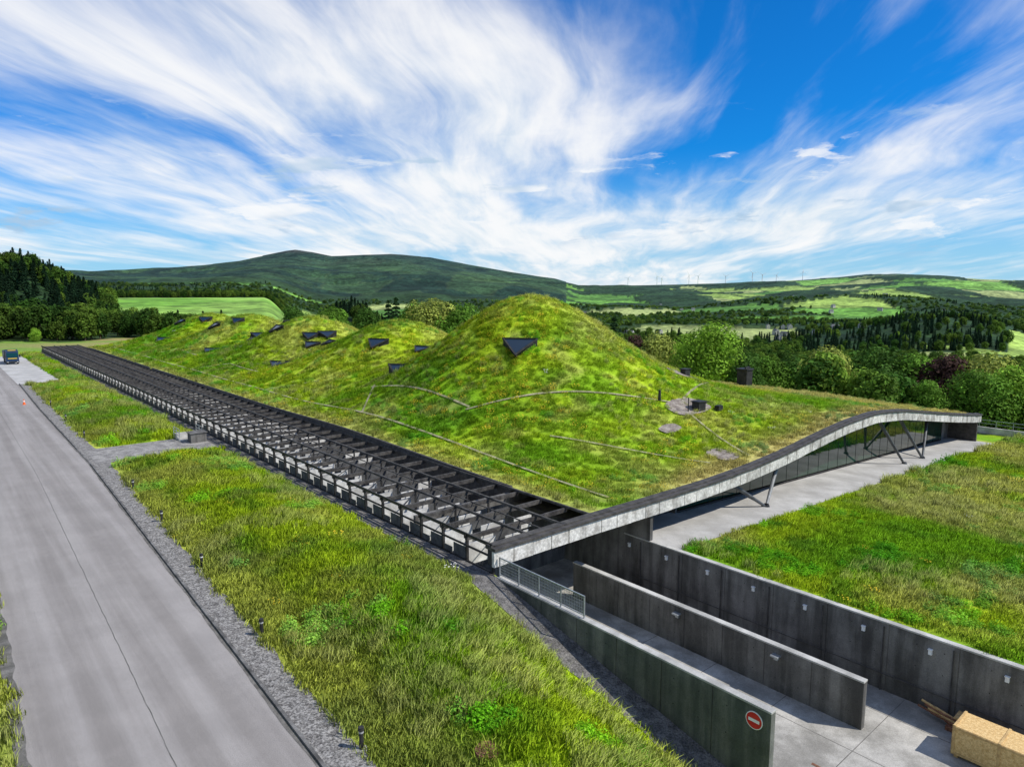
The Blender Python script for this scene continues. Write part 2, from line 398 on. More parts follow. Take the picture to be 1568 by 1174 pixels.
# ------------------------------------------------------------------ road, kerb, gravel
kerb_n = lambda s: np.interp(s, [-60, -8, 42, 80, 112, 500], [-15.4, -13.65, -12.1, -11.8, -11.2, -11.2])
grav_n = lambda s: np.interp(s, [-60, -8, 42, 80, 108, 113, 500], [-13.9, -12.3, -10.7, -10.4, -9.9, -11.1, -11.1])
road_l = lambda s: np.interp(s, [-60, 0, 40, 500], [-22, -20.75, -20.2, -20.2])
flat = lambda s, n: np.zeros_like(s)
rs_ = np.arange(-60, 236, 1.)
sheet('road', rs_, road_l, lambda s: kerb_n(s)-.02, 8, flat, .02, m_asphalt)
sheet('road_edge_verge', np.arange(-60, 236, .3), lambda s: road_l(s)-.3, lambda s: road_l(s)-.05+.35*fbm(s*.7, s*0, 4, 3), 3, flat, .028, m_edge)
sheet('road_seam', np.arange(-60, 236, .25), lambda s: .5*(road_l(s)+kerb_n(s))-.014+.05*fbm(s*1.5, s*0, 3, 3), lambda s: .5*(road_l(s)+kerb_n(s))+.016+.05*fbm(s*1.5, s*0, 3, 3), 2, flat, .026, m_edge)
sheet('road_channel', np.arange(-60, 113, .3), lambda s: kerb_n(s)-.08-.14*fbm(s*.9, s*0, 4, 6), lambda s: kerb_n(s)-.02, 2, flat, .027, m_edge)
gs = np.arange(-60, 114, .4)
sheet('gravel_verge', gs, lambda s: kerb_n(s)+.12, lambda s: grav_n(s)-.15+.35*fbm(s*.8, s*0, 4, 17), 4, flat, .035, m_gravel)
sheet('vehicle_apron', np.arange(112, 178, 1.), -11.4, -5.2, 6, flat, .032, m_terrace)
sheet('gravel_path', np.arange(41.5, 48.6, .5), -11.6, -1.2, 10, lambda s, n: ground_local(s, n), .05, m_fgravel)
kb = Buf()
for a in np.arange(-40, 112, .92):
    if 41 < a < 48.5: h = .045
    else: h = .11
    k0, k1 = float(kerb_n(a)), float(kerb_n(a+.9))
    kb.hexa([W(a, k0, -.1), W(a+.9, k1, -.1), W(a+.9, k1+.12, -.1), W(a, k0+.12, -.1), W(a, k0, h), W(a+.9, k1, h), W(a+.9, k1+.12, h), W(a, k0+.12, h)])
kb.obj('kerb', m_conc_dk)
zg = lambda s, n: ground_local(s, n)
sheet('gravel_margin', np.arange(-24, 186, .5), lambda s: -1.85+.45*fbm(s*.5, s*0, 3, 2)+np.where(s > 0, .35, 0), -.02, 4, zg, .05, m_dgravel)
sheet('yard_floor', np.arange(-46, 8.01, 1.), .22, 13.48, 12, lambda s, n: np.full(s.shape, -5.), .02, m_floor)
yb = Buf(); yb.box(-46, -15.2, 5.2, 5.35, -4.98, -4.972); yb.obj('yard_drain_channel', m_rust)
yb = Buf(); yb.box(-46, -8, 3.4, 3.65, -4.98, -4.86); yb.obj('yard_kerb', m_conc_lt)
jb = Buf()
for a in np.arange(-44, 0, 4.): jb.box(a, a+.03, .3, 13.3, -4.979, -4.975)
jb.box(-46, 0, 7.4, 7.43, -4.979, -4.9745); jb.box(-46, 0, 11.3, 11.33, -4.979, -4.9745)
jb.obj('yard_joints', m_edge)
sheet('service_strip_floor', np.arange(8.2, 186, .5), .22, 8.08, 4, lambda s, n: np.full(s.shape, -.6), .02, m_fgravel)

# ------------------------------------------------------------------ building
bld = empty('grass_roofed_distillery_building', W(90, 40, 0))
sr = np.concatenate([[.35], np.arange(1, 187.1, 1.)]); nr = np.arange(8.05, 81.6, .98)
S, Nn = np.meshgrid(sr, nr, indexing='ij')
Z = roof_z(S, Nn)+.08*(fbm(S*.6, Nn*.6, 2, 4)-.5)*ss(.5, 3, S)
grid('grass_roof', OX+DX*S+NX*Nn, OY+DY*S+NY*Nn, Z, m_grass, grass_tint(S, Nn, 'roof')*.85, bld, flip=True)
rz = lambda s, n: roof_z(s, n)
lines = [([(2, 11.5), (180, 11.5)], .12), ([(24, 16), (12, 33), (18, 48), (33, 54)], .12),
         ([(24, 16.5), (43, 16.5)], .11), ([(2.5, 24), (14, 17.5)], .11), ([(36, 11.6), (43, 17)], .11), ([(58, 17), (63, 11.6)], .11), ([(77, 16), (90, 16), (97, 11.6)], .11), ([(112, 17), (125, 17), (130, 11.6)], .11),
         ([(12, 33), (1.5, 28)], .11), ([(4, 60), (24, 60)], .07)]
for p, w in lines: ribbon('roof_channel', p, w, rz, .12, m_roofgrav, bld)
PATCH = ((11.2, 33.3, 1.5, 2.6), (19, 43.3, 1.2, 2.4), (9.0, 27.5, .7, 1.2), (3.0, 26.5, 1.3, 1.0))
for (s0, n0, a, b_) in PATCH:
    ag = np.arange(s0-a, s0+a+.01, .2)
    wob = lambda s, sd: .5*(fbm(s*1.3, s*0, 3, sd)-.5)
    sheet('roof_gravel_patch', ag, lambda s: n0-b_*np.sqrt(np.clip(1-((s-s0)/a)**4, .05, 1))+wob(s, 5), lambda s: n0+b_*np.sqrt(np.clip(1-((s-s0)/a)**4, .05, 1))+wob(s, 9), 8, rz, .13, m_patch, bld)
fb = Buf(); cp = Buf(); bk = Buf()
pn = np.arange(-.15, 80.9, 1.42)
for a in pn:
    b = a+1.37; za, zb = float(F(a)), float(F(b))
    t = .015*((int(a*7)) % 3)
    fb.hexa([W(-.22-t, a, za-.98), W(-.06, a, za-.98), W(-.06, b, zb-.98), W(-.22-t, b, zb-.98), W(-.22-t, a, za-.12), W(-.06, a, za-.12), W(-.06, b, zb-.12), W(-.22-t, b, zb-.12)])
    c = a+1.42; zc = float(F(c))
    bk.hexa([W(-.06, a, za-.95), W(.3, a, za-.95), W(.3, c, zc-.95), W(-.06, c, zc-.95), W(-.06, a, za-.1), W(.3, a, za-.1), W(.3, c, zc-.1), W(-.06, c, zc-.1)])
    cp.hexa([W(-.34, a, za-.1), W(-.02, a, za-.1), W(-.02, c, zc-.1), W(-.34, c, zc-.1), W(-.34, a, za+.06), W(-.02, a, za+.06), W(-.02, c, zc+.06), W(-.34, c, zc+.06)])
    cp.hexa([W(.0, a, za-.1), W(.5, a, za-.1), W(.5, c, zc-.1), W(.0, c, zc-.1), W(.0, a, za+.13), W(.5, a, za+.13), W(.5, c, zc+.13), W(.0, c, zc+.13)])
fb.obj('fascia_panels', m_fascia, bld); bk.obj('fascia_backing', m_inner, bld); cp.obj('roof_edge_coping', m_dark, bld)
eb = Buf()
for a in np.arange(0, 184, 2.):
    z0, z1 = float(roof_z(a, 81.5)), float(roof_z(a+2, 81.5))
    eb.hexa([W(a, 81.5, -6), W(a+2, 81.5, -6), W(a+2, 81.8, -6), W(a, 81.8, -6), W(a, 81.5, z0+.05), W(a+2, 81.5, z1+.05), W(a+2, 81.8, z1+.05), W(a, 81.8, z0+.05)])
for a in np.arange(8, 186, 2.):
    z0, z1 = float(roof_z(a, 8.05)), float(roof_z(a+2, 8.05))
    eb.hexa([W(a, 8.0, -.6), W(a+2, 8.0, -.6), W(a+2, 8.2, -.6), W(a, 8.2, -.6), W(a, 8.0, z0+.12), W(a+2, 8.0, z1+.12), W(a+2, 8.2, z1+.12), W(a, 8.2, z0+.12)])
eb.obj('roof_side_upstand', m_dark, bld)
sofn = np.arange(8.2, 81.4, 1.); S, Nn = np.meshgrid(np.array([.25, 2., 4., 8.3]), sofn, indexing='ij')
grid('soffit', OX+DX*S+NX*Nn, OY+DY*S+NY*Nn, F(Nn)-.93, m_soffit, None, bld)
tz = lambda n: -1.42-.042*(np.clip(n, 13.7, 87)-13.75)
sheet('terrace', np.linspace(-2.2, 3.4, 6), 13.8, 82, 40, lambda s, n: tz(n)+0*s, .04, m_terrace, bld)
gl = Buf(); mu = Buf()
GS = 3.0
for a in np.arange(20.5, 78, 2.1):
    b = min(a+2.09, 78); zt0, zt1 = float(F(a))-.95, float(F(b))-.95; zb0, zb1 = float(tz(a))+.3, float(tz(b))+.3
    if zt0-zb0 < .3: continue
    gl.hexa([W(GS, a, zb0), W(GS+.06, a, zb0), W(GS+.06, b, zb1), W(GS, b, zb1), W(GS, a, zt0), W(GS+.06, a, zt0), W(GS+.06, b, zt1), W(GS, b, zt1)])
    mu.box(GS-.02, GS+.08, b, b+.02, zb1-.3, zt1)
    mu.hexa([W(GS-.05, a, zb0-.35), W(GS+.1, a, zb0-.35), W(GS+.1, b, zb1-.35), W(GS-.05, b, zb1-.35), W(GS-.05, a, zb0-.1), W(GS+.1, a, zb0-.1), W(GS+.1, b, zb1-.1), W(GS-.05, b, zb1-.1)])
gl.obj('glass_facade', m_glass, bld); mu.obj('facade_mullions', m_black, bld)
iw = Buf(); iw.box(8.0, 8.25, .2, 13.7, -5, 1.2); iw.box(-.0, 8, 13.42, 13.7, -5, .45); iw.box(3.5, 3.7, 13.7, 20.5, -3, .45); iw.box(3.0, 3.5, 20.3, 20.5, -3, .45)
iw.box(3.3,3.5,78,81.4,-5,-1.3)
iw.obj('loading_bay_walls', m_conc_dk, bld)
iw = Buf(); iw.box(7.9, 7.98, 2.2, 6.4, -5, -1.2)
for i in range(9): iw.box(7.84, 7.9, 2.2, 6.4, -4.9+i*.4, -4.88+i*.4)
iw.obj('roller_door', m_dpanel, bld)
st = Buf()
def strut(n0, n1, r=.19, s1=1.2, mi=0):
    st.cyl(W(-.1, n0, float(tz(n0))), W(s1, n1, float(F(n1))-.95), r*.6, r, 12, mi)
    st.cyl(W(-.1, n0, float(tz(n0))), W(-.1, n0, float(tz(n0))+.25), .3, .2, 12, mi)
strut(28.2, 32.4, mi=1); strut(28.2, 24.2)
strut(62.3, 66.8); strut(62.3, 58.3)
strut(57, 52.5)
st.obj('v_struts', [m_strut, m_strut2], bld)
sk = Buf()
def skylight(s0, n0, w, lift=.5, ang=None, ln=None):
    e = .5
    gs_, gn_ = (roof_z(s0+e, n0)-roof_z(s0-e, n0)), (roof_z(s0, n0+e)-roof_z(s0, n0-e))
    g = math.hypot(gs_, gn_)+1e-6
    d = (-gs_/g, -gn_/g) if ang is None else (math.cos(ang), math.sin(ang))
    p = (-d[1], d[0]); ln = ln or w*.6
    def P(a, b, z): return W(s0+d[0]*a+p[0]*b, n0+d[1]*a+p[1]*b, z)
    def zr(a, b): return float(roof_z(s0+d[0]*a+p[0]*b, n0+d[1]*a+p[1]*b))
    zt = zr(-ln*.3, 0)+lift
    L = P(-ln*.3, -w/2, zt); Rr = P(-ln*.3, w/2, zt); T = P(ln*.7, 0, zt-.6*lift-.42*w*g)
    Lb = P(-ln*.3, -w/2, zr(-ln*.3, -w/2)-.3); Rb = P(-ln*.3, w/2, zr(-ln*.3, w/2)-.3); Tb = P(ln*.35, 0, zr(ln*.35, 0)-.3)
    sk.poly([L, T, Rr], 1); sk.poly([L, Tb, T], 0); sk.poly([Rr, T, Tb], 0); sk.poly([L, Rr, Rb, Lb], 0); sk.poly([L, Lb, Tb], 0); sk.poly([Rr, Tb, Rb], 0)
    up = Vector((0, 0, .03))
    for a, b in ((L, T), (T, Rr), (Rr, L), (T, Tb), (L, Tb), (Rr, Tb)):
        sk.cyl(Vector(a)+up, Vector(b)+up, .12, .12, 4, 0)
for a in ((26.2, 24.6, 3.7, .6), (60.2, 27, 3.4, .6), (53, 30.0, 3.2, .6), (50.5, 31.5, 2.8, .6), (80, 29.2, 3.4, .6), (82.5, 27, 3.2, .6), (84.5, 31, 3.2, .9), (95, 26.2, 3.4, .6), (112, 28, 3.6, .6), (114.5, 30, 3.6, .8), (128, 25.5, 3.4, .6), (134, 28, 3.4, .6), (142, 28.5, 3.6, .6), (156, 26, 3.6, .6), (166, 29, 3.6, .6), (143, 33, 3.4, 1.2), (29, 45, 3.0, .5), (86, 28.5, 3.0, .7), (48, 33.5, 2.6, .7), (150, 30, 3.2, .8), (124, 29, 3, .7), (100, 30, 2.6, .6)):
    skylight(*a)
for a in ((43, 20.4, 3.4), (77.8, 19.3, 3.4), (113, 19.8, 3.4), (148, 19.5, 3.4)):
    skylight(a[0], a[1], a[2], .4, math.radians(-125))
sk.obj('skylights', [m_black, m_sky_glass], bld)
rb = Buf()
z = float(roof_z(10.6, 34.2)); rb.box(9.9, 10.7, 33.2, 34.3, z-.2, z+.75); rb.box(9.8, 10.8, 33.1, 34.4, z+.75, z+.85)
rb.box(10.9, 11.6, 34.5, 36.5, z-.2, z+.35); rb.cyl(W(10.4, 32.2, z-.2), W(10.4, 32.2, z+1.3), .05, .05, 8)
rb.box(11.8, 12.4, 31.2, 32.0, z-.2, z+.3); rb.box(9.2, 9.7, 35.5, 36.2, z-.2, z+.28)
z = float(roof_z(19, 43.6)); rb.box(18.6, 19.3, 43.2, 44.1, z-.2, z+.7); rb.box(18.5, 19.4, 43.1, 44.2, z+.7, z+.78); rb.box(19.6, 20.1, 41.6, 42.2, z-.2, z+.3)
rb.cyl(W(12.5, 30.5, z-.8), W(12.5, 30.5, z+.2), .15, .12, 8)
rb.obj('rooftop_vents', m_black, bld)
ch = Buf(); z = float(roof_z(27, 70)); ch.box(26.2, 27.8, 69.2, 70.8, z-1, 3.8); ch.box(26.05, 27.95, 69.05, 70.95, 3.8, 4.0); ch.box(26.5, 26.7, 69.4, 70.6, 4.0, 4.3)
ch.obj('black_flue', m_black, bld)

# ------------------------------------------------------------------ pergola
pg = Buf()
L = 186.; st_ = 2.35
for a in np.arange(0.05, L, st_):
    pg.box(a, a+.15, 0, 8.0, 1.24, 1.5, 3)
    pg.box(a+.02, a+.13, .02, .18, -.1, 1.24, 0)
    if a > 6:
        pg.box(a+.03, a+.11, 2.62, 2.74, -.58, 1.24, 0); pg.box(a+.03, a+.11, 5.3, 5.42, -.58, 1.24, 0)
    if a > 1.:
        q = rng.uniform(-.06, .06)
        pg.box(a+.17, a+.27, .28, 2.3+q, -.3 if a < 8 else -.55, 1.0+q, 1)
        pg.box(a+1.15, a+1.2, 2.9, 5.1, -.1, .9, 2)
        pg.box(a+.17, a+.24, 3.0, 4.9+q, -.3, .75, 1)
        pg.box(a+.17, a+.24, 5.7, 7.2, -.2, .6+q, 1 if rng.random() < .5 else 2)
        pg.box(a+.2, a+1.35, .06, .10, -.05, .80, 2)
        pg.box(a+1.5, a+2.3, .06, .10, -.05, .45, 2)
for n0 in (.0, 2.62, 5.3, 7.86):
    pg.box(0, L, n0, n0+.15, 1.504, 1.64, 3)
pg.box(0, L, 4.0, 4.06, 1.51, 1.57, 3)
pg.box(0, L, -.02, .06, .92, 1.02, 0); pg.box(0, L, -.02, .08, -.02, .12, 0)
pg.box(0, L, -.12, -.06, 1.68, 1.75, 0)
for a in np.arange(0.05, L, st_): pg.box(a+.02, a+.1, -.12, -.0, 1.4, 1.68, 0)
for a in np.arange(0.05, L-5, st_*2): pg.cyl(W(a, .1, 1.44), W(a+st_, 2.65, 1.44), .035, .035, 5, 0)
pg.obj('steel_pergola', [m_black, m_fin, m_dpanel, m_beam])

# ------------------------------------------------------------------ retaining walls
def wall(name, s0, s1, n0, n1, zt, zb, mat, seg=2.45):
    e = empty(name, W((s0+s1)/2, n0, zb))
    b = Buf(); b.box(s0+.02, s1-.02, n0+.03, n1-.03, zb, zt-.1, 0)
    a = s0
    while a < s1-.05:
        c = min(a+seg, s1); b.box(a, c-.045, n0, n1, zb, zt-.09, 0); a = c
    b.obj('wall_panels', mat, e)
    c = Buf(); c.box(s0-.01, s1+.01, n0-.02, n1+.02, zt-.085, zt); c.obj('coping', m_conc_lt, e, .012)
    t = Buf()
    a = s0
    while a < s1-.05:
        for q in (.6, 1.8):
            for zz in (zt-.6, zt-1.7):
                t.cyl(W(a+q, n0-.004, zz), W(a+q, n0+.01, zz), .028, .028, 8)
        a += seg
    t.obj('tie_holes', m_black, e)
    return e
wall1 = wall('retaining_wall', -16, -.3, .0, .3, 0, -5, m_conc_gr)
wall2 = wall('retaining_wall', -15.6, 3, 9.2, 9.55, -2.6, -5, m_conc_dk)
wall3 = wall('retaining_wall', -46, 2.2, 13.4, 13.72, -1.35, -5, m_conc_dk, 3.1)
d = Buf()
for a in np.arange(-40, 1, 3.1):
    d.cyl(W(a+.4, 13.33, -5), W(a+.4, 13.33, -1.6), .035, .035, 6)
d.cyl(W(-40, 13.28, -4.05), W(1.5, 13.28, -4.05), .025, .025, 6)
for a in np.arange(-40, 1, 1.55): d.cyl(W(a, 13.28, -4.05), W(a, 13.42, -4.1), .015, .015, 5)
d.obj('pipes_and_handrail', m_dark, wall3)
def lamp(s, n, z, par):
    b = Buf(); b.box(s, s+.16, n-.12, n, z, z+.24); b.box(s-.02, s+.18, n-.16, n, z+.24, z+.28); b.box(s+.03, s+.13, n-.13, n-.12, z+.03, z+.2)
    b.obj('bulkhead_light', m_white, par, .01)
for a in np.arange(-36.8, 1, 3.1): lamp(a+1.2, 13.4, -2.2, wall3)
for a in (-11.6, -5.6):
    b = Buf(); b.box(a, a+.42, 8.85, 9.2, -3.1, -3.02); b.box(a+.1, a+.32, 9.05, 9.2, -3.3, -3.1); b.obj('wall_lamp', m_galv, wall2, .01)
r = Buf()
for a in np.arange(-6.6, -.2, 1.55): r.box(a, a+.05, .1, .16, -.05, 1.08)
r.box(-6.6, -.35, .1, .16, 1.03, 1.09); r.box(-6.6, -.35, .11, .15, .12, .16)
for a in np.arange(-6.6, -.4, .11): r.cyl(W(a, .13, .14), W(a, .13, 1.04), .009, .009, 4)
for z in np.arange(.3, 1., .16): r.cyl(W(-6.6, .13, z), W(-.4, .13, z), .008, .008, 4)
r.obj('mesh_railing', m_galv)
sg = Buf()
def disc(buf, s, n, z, r, dn, mi, k=32):
    buf.poly([W(s+r*math.cos(2*math.pi*i/k), n-dn, z+r*math.sin(2*math.pi*i/k)) for i in range(k)], mi)
sg.cyl(W(-15.35, -.03, -.62), W(-15.35, -.001, -.62), .34, .34, 32, 1)
disc(sg, -15.35, 0, -.62, .31, .034, 0)
sg.box(-15.35-.22, -15.35+.22, -.040, -.036, -.68, -.56, 1)
sg.obj('no_entry_sign', [m_red, m_white])

cr = Buf()
s0, s1, n0, n1, z0, z1 = -22.4, -18.9, 10.4, 11.9, -4.98, -3.55
cr.box(s0, s1, n0, n1, z0+.12, z1, 0)
for a in (s0+.1, (s0+s1)/2, s1-.25): cr.box(a, a+.15, n0+.02, n1-.02, z0, z0+.12, 1)
for a in (s0-.0, s1-.1, (s0+s1)/2):
    cr.box(a, a+.1, n0-.03, n0-.002, z0+.12, z1, 1); cr.box(a, a+.1, n0-.03, n1+.03, z1+.002, z1+.03, 1)
cr.box(s0, s1, n0-.035, n0-.004, z1-.12, z1-.02, 1); cr.box(s0, s1, n0-.035, n0-.004, z0+.14, z0+.24, 1)
for (a, b) in ((n0, n0+.1), (n1-.1, n1)): cr.box(s1+.002, s1+.03, a, b, z0+.12, z1, 1)
cr.box(s1+.003, s1+.028, n0+.1, n1-.1, z1-.12, z1-.02, 1)
cr.obj('wooden_crate', [m_osb, m_osbd], bevel=.006)
cr = Buf()
for i in range(9):
    a = -18.6+.16*i; cr.cyl(W(a-2.2, 12.2+.09*(i % 4), -4.9+.12*(i % 3)), W(a+.6, 12.5+.05*i, -4.7+.12*(i % 4)), .06, .06, 6, i % 2)
cr.box(-20.6, -18.1, 12.2, 13.1, -4.98, -4.78, 0); cr.box(-20.4, -18.4, 12.25, 13.0, -4.3, -4.22, 1)
cr.obj('stacked_timber', [m_rust, m_osbd])

def bollard(s, n):
    z = float(ground_local(np.array(s), np.array(n)))
    b = Buf(); b.cyl(W(s, n, z-.1), W(s, n, z+.62), .075, .075, 14, 0); b.cyl(W(s, n, z+.62), W(s, n, z+.70), .085, .085, 14, 1); b.cyl(W(s, n, z+.70), W(s, n, z+.82), .10, .095, 14, 0)
    b.cyl(W(s, n, z-.02), W(s, n, z+.05), .2, .2, 14, 2)
    b.obj('bollard_light', [m_black, m_fin, m_conc_lt])
for s in (-8.2, 1.5, 11.2, 20.9, 30.6, 55, 68, 82): bollard(s, float(grav_n(s))+.05)
b = Buf(); p = W(86, -12.9, 0); b.cyl(p, (p[0], p[1], .05), .25, .25, 12, 0); b.cyl((p[0], p[1], .05), (p[0], p[1], .4), .17, .1, 12, 0); b.cyl((p[0], p[1], .4), (p[0], p[1], .55), .1, .075, 12, 1); b.cyl((p[0], p[1], .55), (p[0], p[1], .75), .075, .03, 12, 0)
b.obj('traffic_cone', [m_orange, m_white])
z = float(ground_local(np.array(-11.2), np.array(-9.3)))
b = Buf(); p = W(-11.2, -9.3, z); b.cyl(p, (p[0], p[1], z+.16), .42, .42, 28, 0); b.cyl((p[0], p[1], z+.16), (p[0], p[1], z+.17), .36, .36, 28, 0); b.obj('manhole_cover', m_rust)
b = Buf()
for i in range(4): b.box(46.6+i*.5, 47.1+i*.5, -3.4, -1.4, -.1, .16+.16*i, 1)
for a in (46.5, 47.5, 48.6):
    for n0 in (-3.5, -1.3): b.box(a, a+.05, n0, n0+.05, 0, 1.35, 0)
for n0 in (-3.5, -1.3):
    for z in (.7, 1.0, 1.35): b.box(46.5, 48.65, n0, n0+.05, z-.05, z, 0)
b.box(45.0, 46.2, -2.8, -1.3, 0, 1.0, 2); b.box(44.9, 46.3, -2.9, -1.2, 1.0, 1.06, 2)
b.obj('access_steps', [m_galv, m_conc_lt, m_conc_dk])
b = Buf()
b.box(-60, 4, 90, 90.3, -5.2, -3.6, 0)
for a in np.arange(-60, 4, 2.): b.box(a, a+.06, 90.1, 90.16, -3.6, -2.6, 1)
b.box(-60, 4, 90.1, 90.16, -2.64, -2.58, 1); b.box(-60, 4, 90.1, 90.16, -3.1, -3.06, 1)
b.obj('boundary_wall', [m_conc_lt, m_galv])

tk = empty('flatbed_truck', W(152.8, -8.8, 0))
b = Buf()
T0, TN = 152.8, -8.8
def TB(a0, a1, b0, b1, z0, z1, mi): b.box(T0+a0, T0+a1, TN+b0, TN+b1, z0, z1, mi)
TB(0, 7.5, -.5, .5, .7, .95, 3)
b.hexa([W(T0-.1, TN-1.15, .55), W(T0+2, TN-1.15, .55), W(T0+2, TN+1.15, .55), W(T0-.1, TN+1.15, .55), W(T0+.15, TN-1.1, 2.9), W(T0+2, TN-1.1, 2.9), W(T0+2, TN+1.1, 2.9), W(T0+.15, TN+1.1, 2.9)], 0)
b.hexa([W(T0-.06, TN-1.0, 1.6), W(T0+.02, TN-1.0, 1.6), W(T0+.02, TN+1.0, 1.6), W(T0-.06, TN+1.0, 1.6), W(T0+.08, TN-.95, 2.45), W(T0+.16, TN-.95, 2.45), W(T0+.16, TN+.95, 2.45), W(T0+.08, TN+.95, 2.45)], 4)
TB(-.14, -.08, -.8, .8, 1.2, 1.4, 1); TB(-.2, .1, -1.15, 1.15, .4, .68, 3); TB(-.22, -.19, -1.0, -.7, .48, .62, 2); TB(-.22, -.19, .7, 1.0, .48, .62, 2)
TB(.3, .9, -.7, .7, 2.92, 3.08, 1); TB(2.2, 7.6, -1.2, 1.2, 1.0, 1.15, 3); TB(2.2, 7.6, -1.2, -1.13, 1.15, 2.7, 0); TB(2.2, 7.6, 1.13, 1.2, 1.15, 2.7, 0); TB(7.5, 7.6, -1.13, 1.13, 1.15, 2.7, 0); TB(2.2, 2.3, -1.13, 1.13, 1.15, 3.1, 0)
TB(0.1, .3, -1.45, -1.17, 1.5, 2.1, 3); TB(.1, .3, 1.17, 1.45, 1.5, 2.1, 3)
for a in (.9, 5.3, 6.5):
    for n0 in (-1.1, .8): b.cyl(W(T0+a, TN+n0, .48), W(T0+a, TN+n0+.3, .48), .48, .48, 18, 3); b.cyl(W(T0+a, TN+n0-.01, .48), W(T0+a, TN+n0+.31, .48), .22, .22, 12, 2)
b.obj('truck_body', [m_blue, m_yel, m_fin, m_rubber, m_glass], tk, .02)

# ------------------------------------------------------------------ wind turbines, village
for (x, y, h) in ((1000, 5950, 66), (1240, 5900, 75), (1290, 5950, 60), (1500, 5850, 80), (1590, 5900, 72), (1810, 5850, 66), (2020, 5800, 84), (2120, 5850, 70), (2220, 5800, 62), (2420, 5750, 74)):
    z = float(nat_z(np.array(float(x)), np.array(float(y))))
    b = Buf(); b.cyl((x, y, z-20), (x, y, z+h), 3.2, 1.8, 8); b.xbox(x-2, x+2, y-6, y+5, z+h-2, z+h+2)
    a0 = rng.random()*2
    for i in range(3):
        t = a0+i*2*math.pi/3; hub = Vector((x, y-7, z+h)); b.cyl(hub, hub+Vector((math.sin(t), 0, math.cos(t)))*h*.55, 1.8, .5, 5)
    b.obj('wind_turbine', m_white)
vil = empty('distant_village', (400, 1500, -60))
hb = Buf()
for i in range(30):
    if i < 12: x, y = 600+rng.normal()*130, 1600+rng.normal()*200
    else:
        a = math.radians(rng.uniform(5, 34)); rr = rng.uniform(1500, 3800); x, y = rr*math.sin(a), rr*math.cos(a)
    z = float(nat_z(np.array(x), np.array(y)))+rng.uniform(1, 5); w = rng.uniform(3.5, 5); l = rng.uniform(6, 11); h = rng.uniform(4, 6); t = rng.random()*3.14
    def q(a, b_, c): return (x+a*math.cos(t)-b_*math.sin(t), y+a*math.sin(t)+b_*math.cos(t), z+c)
    hb.hexa([q(-l, -w, -10), q(l, -w, -10), q(l, w, -10), q(-l, w, -10), q(-l, -w, h), q(l, -w, h), q(l, w, h), q(-l, w, h)], 0)
    hb.poly([q(-l, -w*1.1, h), q(l, -w*1.1, h), q(l, 0, h+w*.9), q(-l, 0, h+w*.9)], 1); hb.poly([q(l, w*1.1, h), q(-l, w*1.1, h), q(-l, 0, h+w*.9), q(l, 0, h+w*.9)], 1)
    hb.poly([q(-l, -w, h), q(-l, w, h), q(-l, 0, h+w*.88)], 0); hb.poly([q(l, -w, h), q(l, w, h), q(l, 0, h+w*.88)], 0)
    for wx in (-.6, -.1, .4): hb.hexa([q(l*wx, -w-.05, 1), q(l*wx+1.5, -w-.05, 1), q(l*wx+1.5, -w+.05, 1), q(l*wx, -w+.05, 1), q(l*wx, -w-.05, 3), q(l*wx+1.5, -w-.05, 3), q(l*wx+1.5, -w+.05, 3), q(l*wx, -w+.05, 3)], 1)
hb.obj('village_houses', [m_conc_lt, m_slate], vil)

# ------------------------------------------------------------------ plants
def mesh_quads(name, v, f, mats, mi, tone=None, normals=None):
    me = bpy.data.meshes.new(name); me.from_pydata(v.tolist(), [], f)
    for m in mats: me.materials.append(m)
    me.polygons.foreach_set('material_index', np.asarray(mi, np.int32))
    if tone is not None:
        at = me.attributes.new('tone', 'FLOAT_VECTOR', 'POINT'); at.data.foreach_set('vector', tone.reshape(-1).astype(np.float32))
    me.update()
    if normals is not None:
        me.polygons.foreach_set('use_smooth', np.ones(len(me.polygons), bool))
        me.normals_split_custom_set_from_vertices([tuple(q) for q in normals])
    return me
def leaves(cent, nrm, size, rg):
    k = len(cent); r = rg.normal(size=(k, 3)); u = np.cross(nrm, r); u /= np.linalg.norm(u, axis=1)[:, None]+1e-9
    w = np.cross(nrm, u); w /= np.linalg.norm(w, axis=1)[:, None]+1e-9
    sz = (size*(.6+.8*rg.random(k)))[:, None]
    bend = nrm*sz*.25
    v = np.stack([cent-u*sz-bend, cent-w*sz*.6, cent+u*sz-bend, cent+w*sz*.6], 1).reshape(-1, 3)
    f = [(4*i, 4*i+1, 4*i+2, 4*i+3) for i in range(k)]
    return v, f
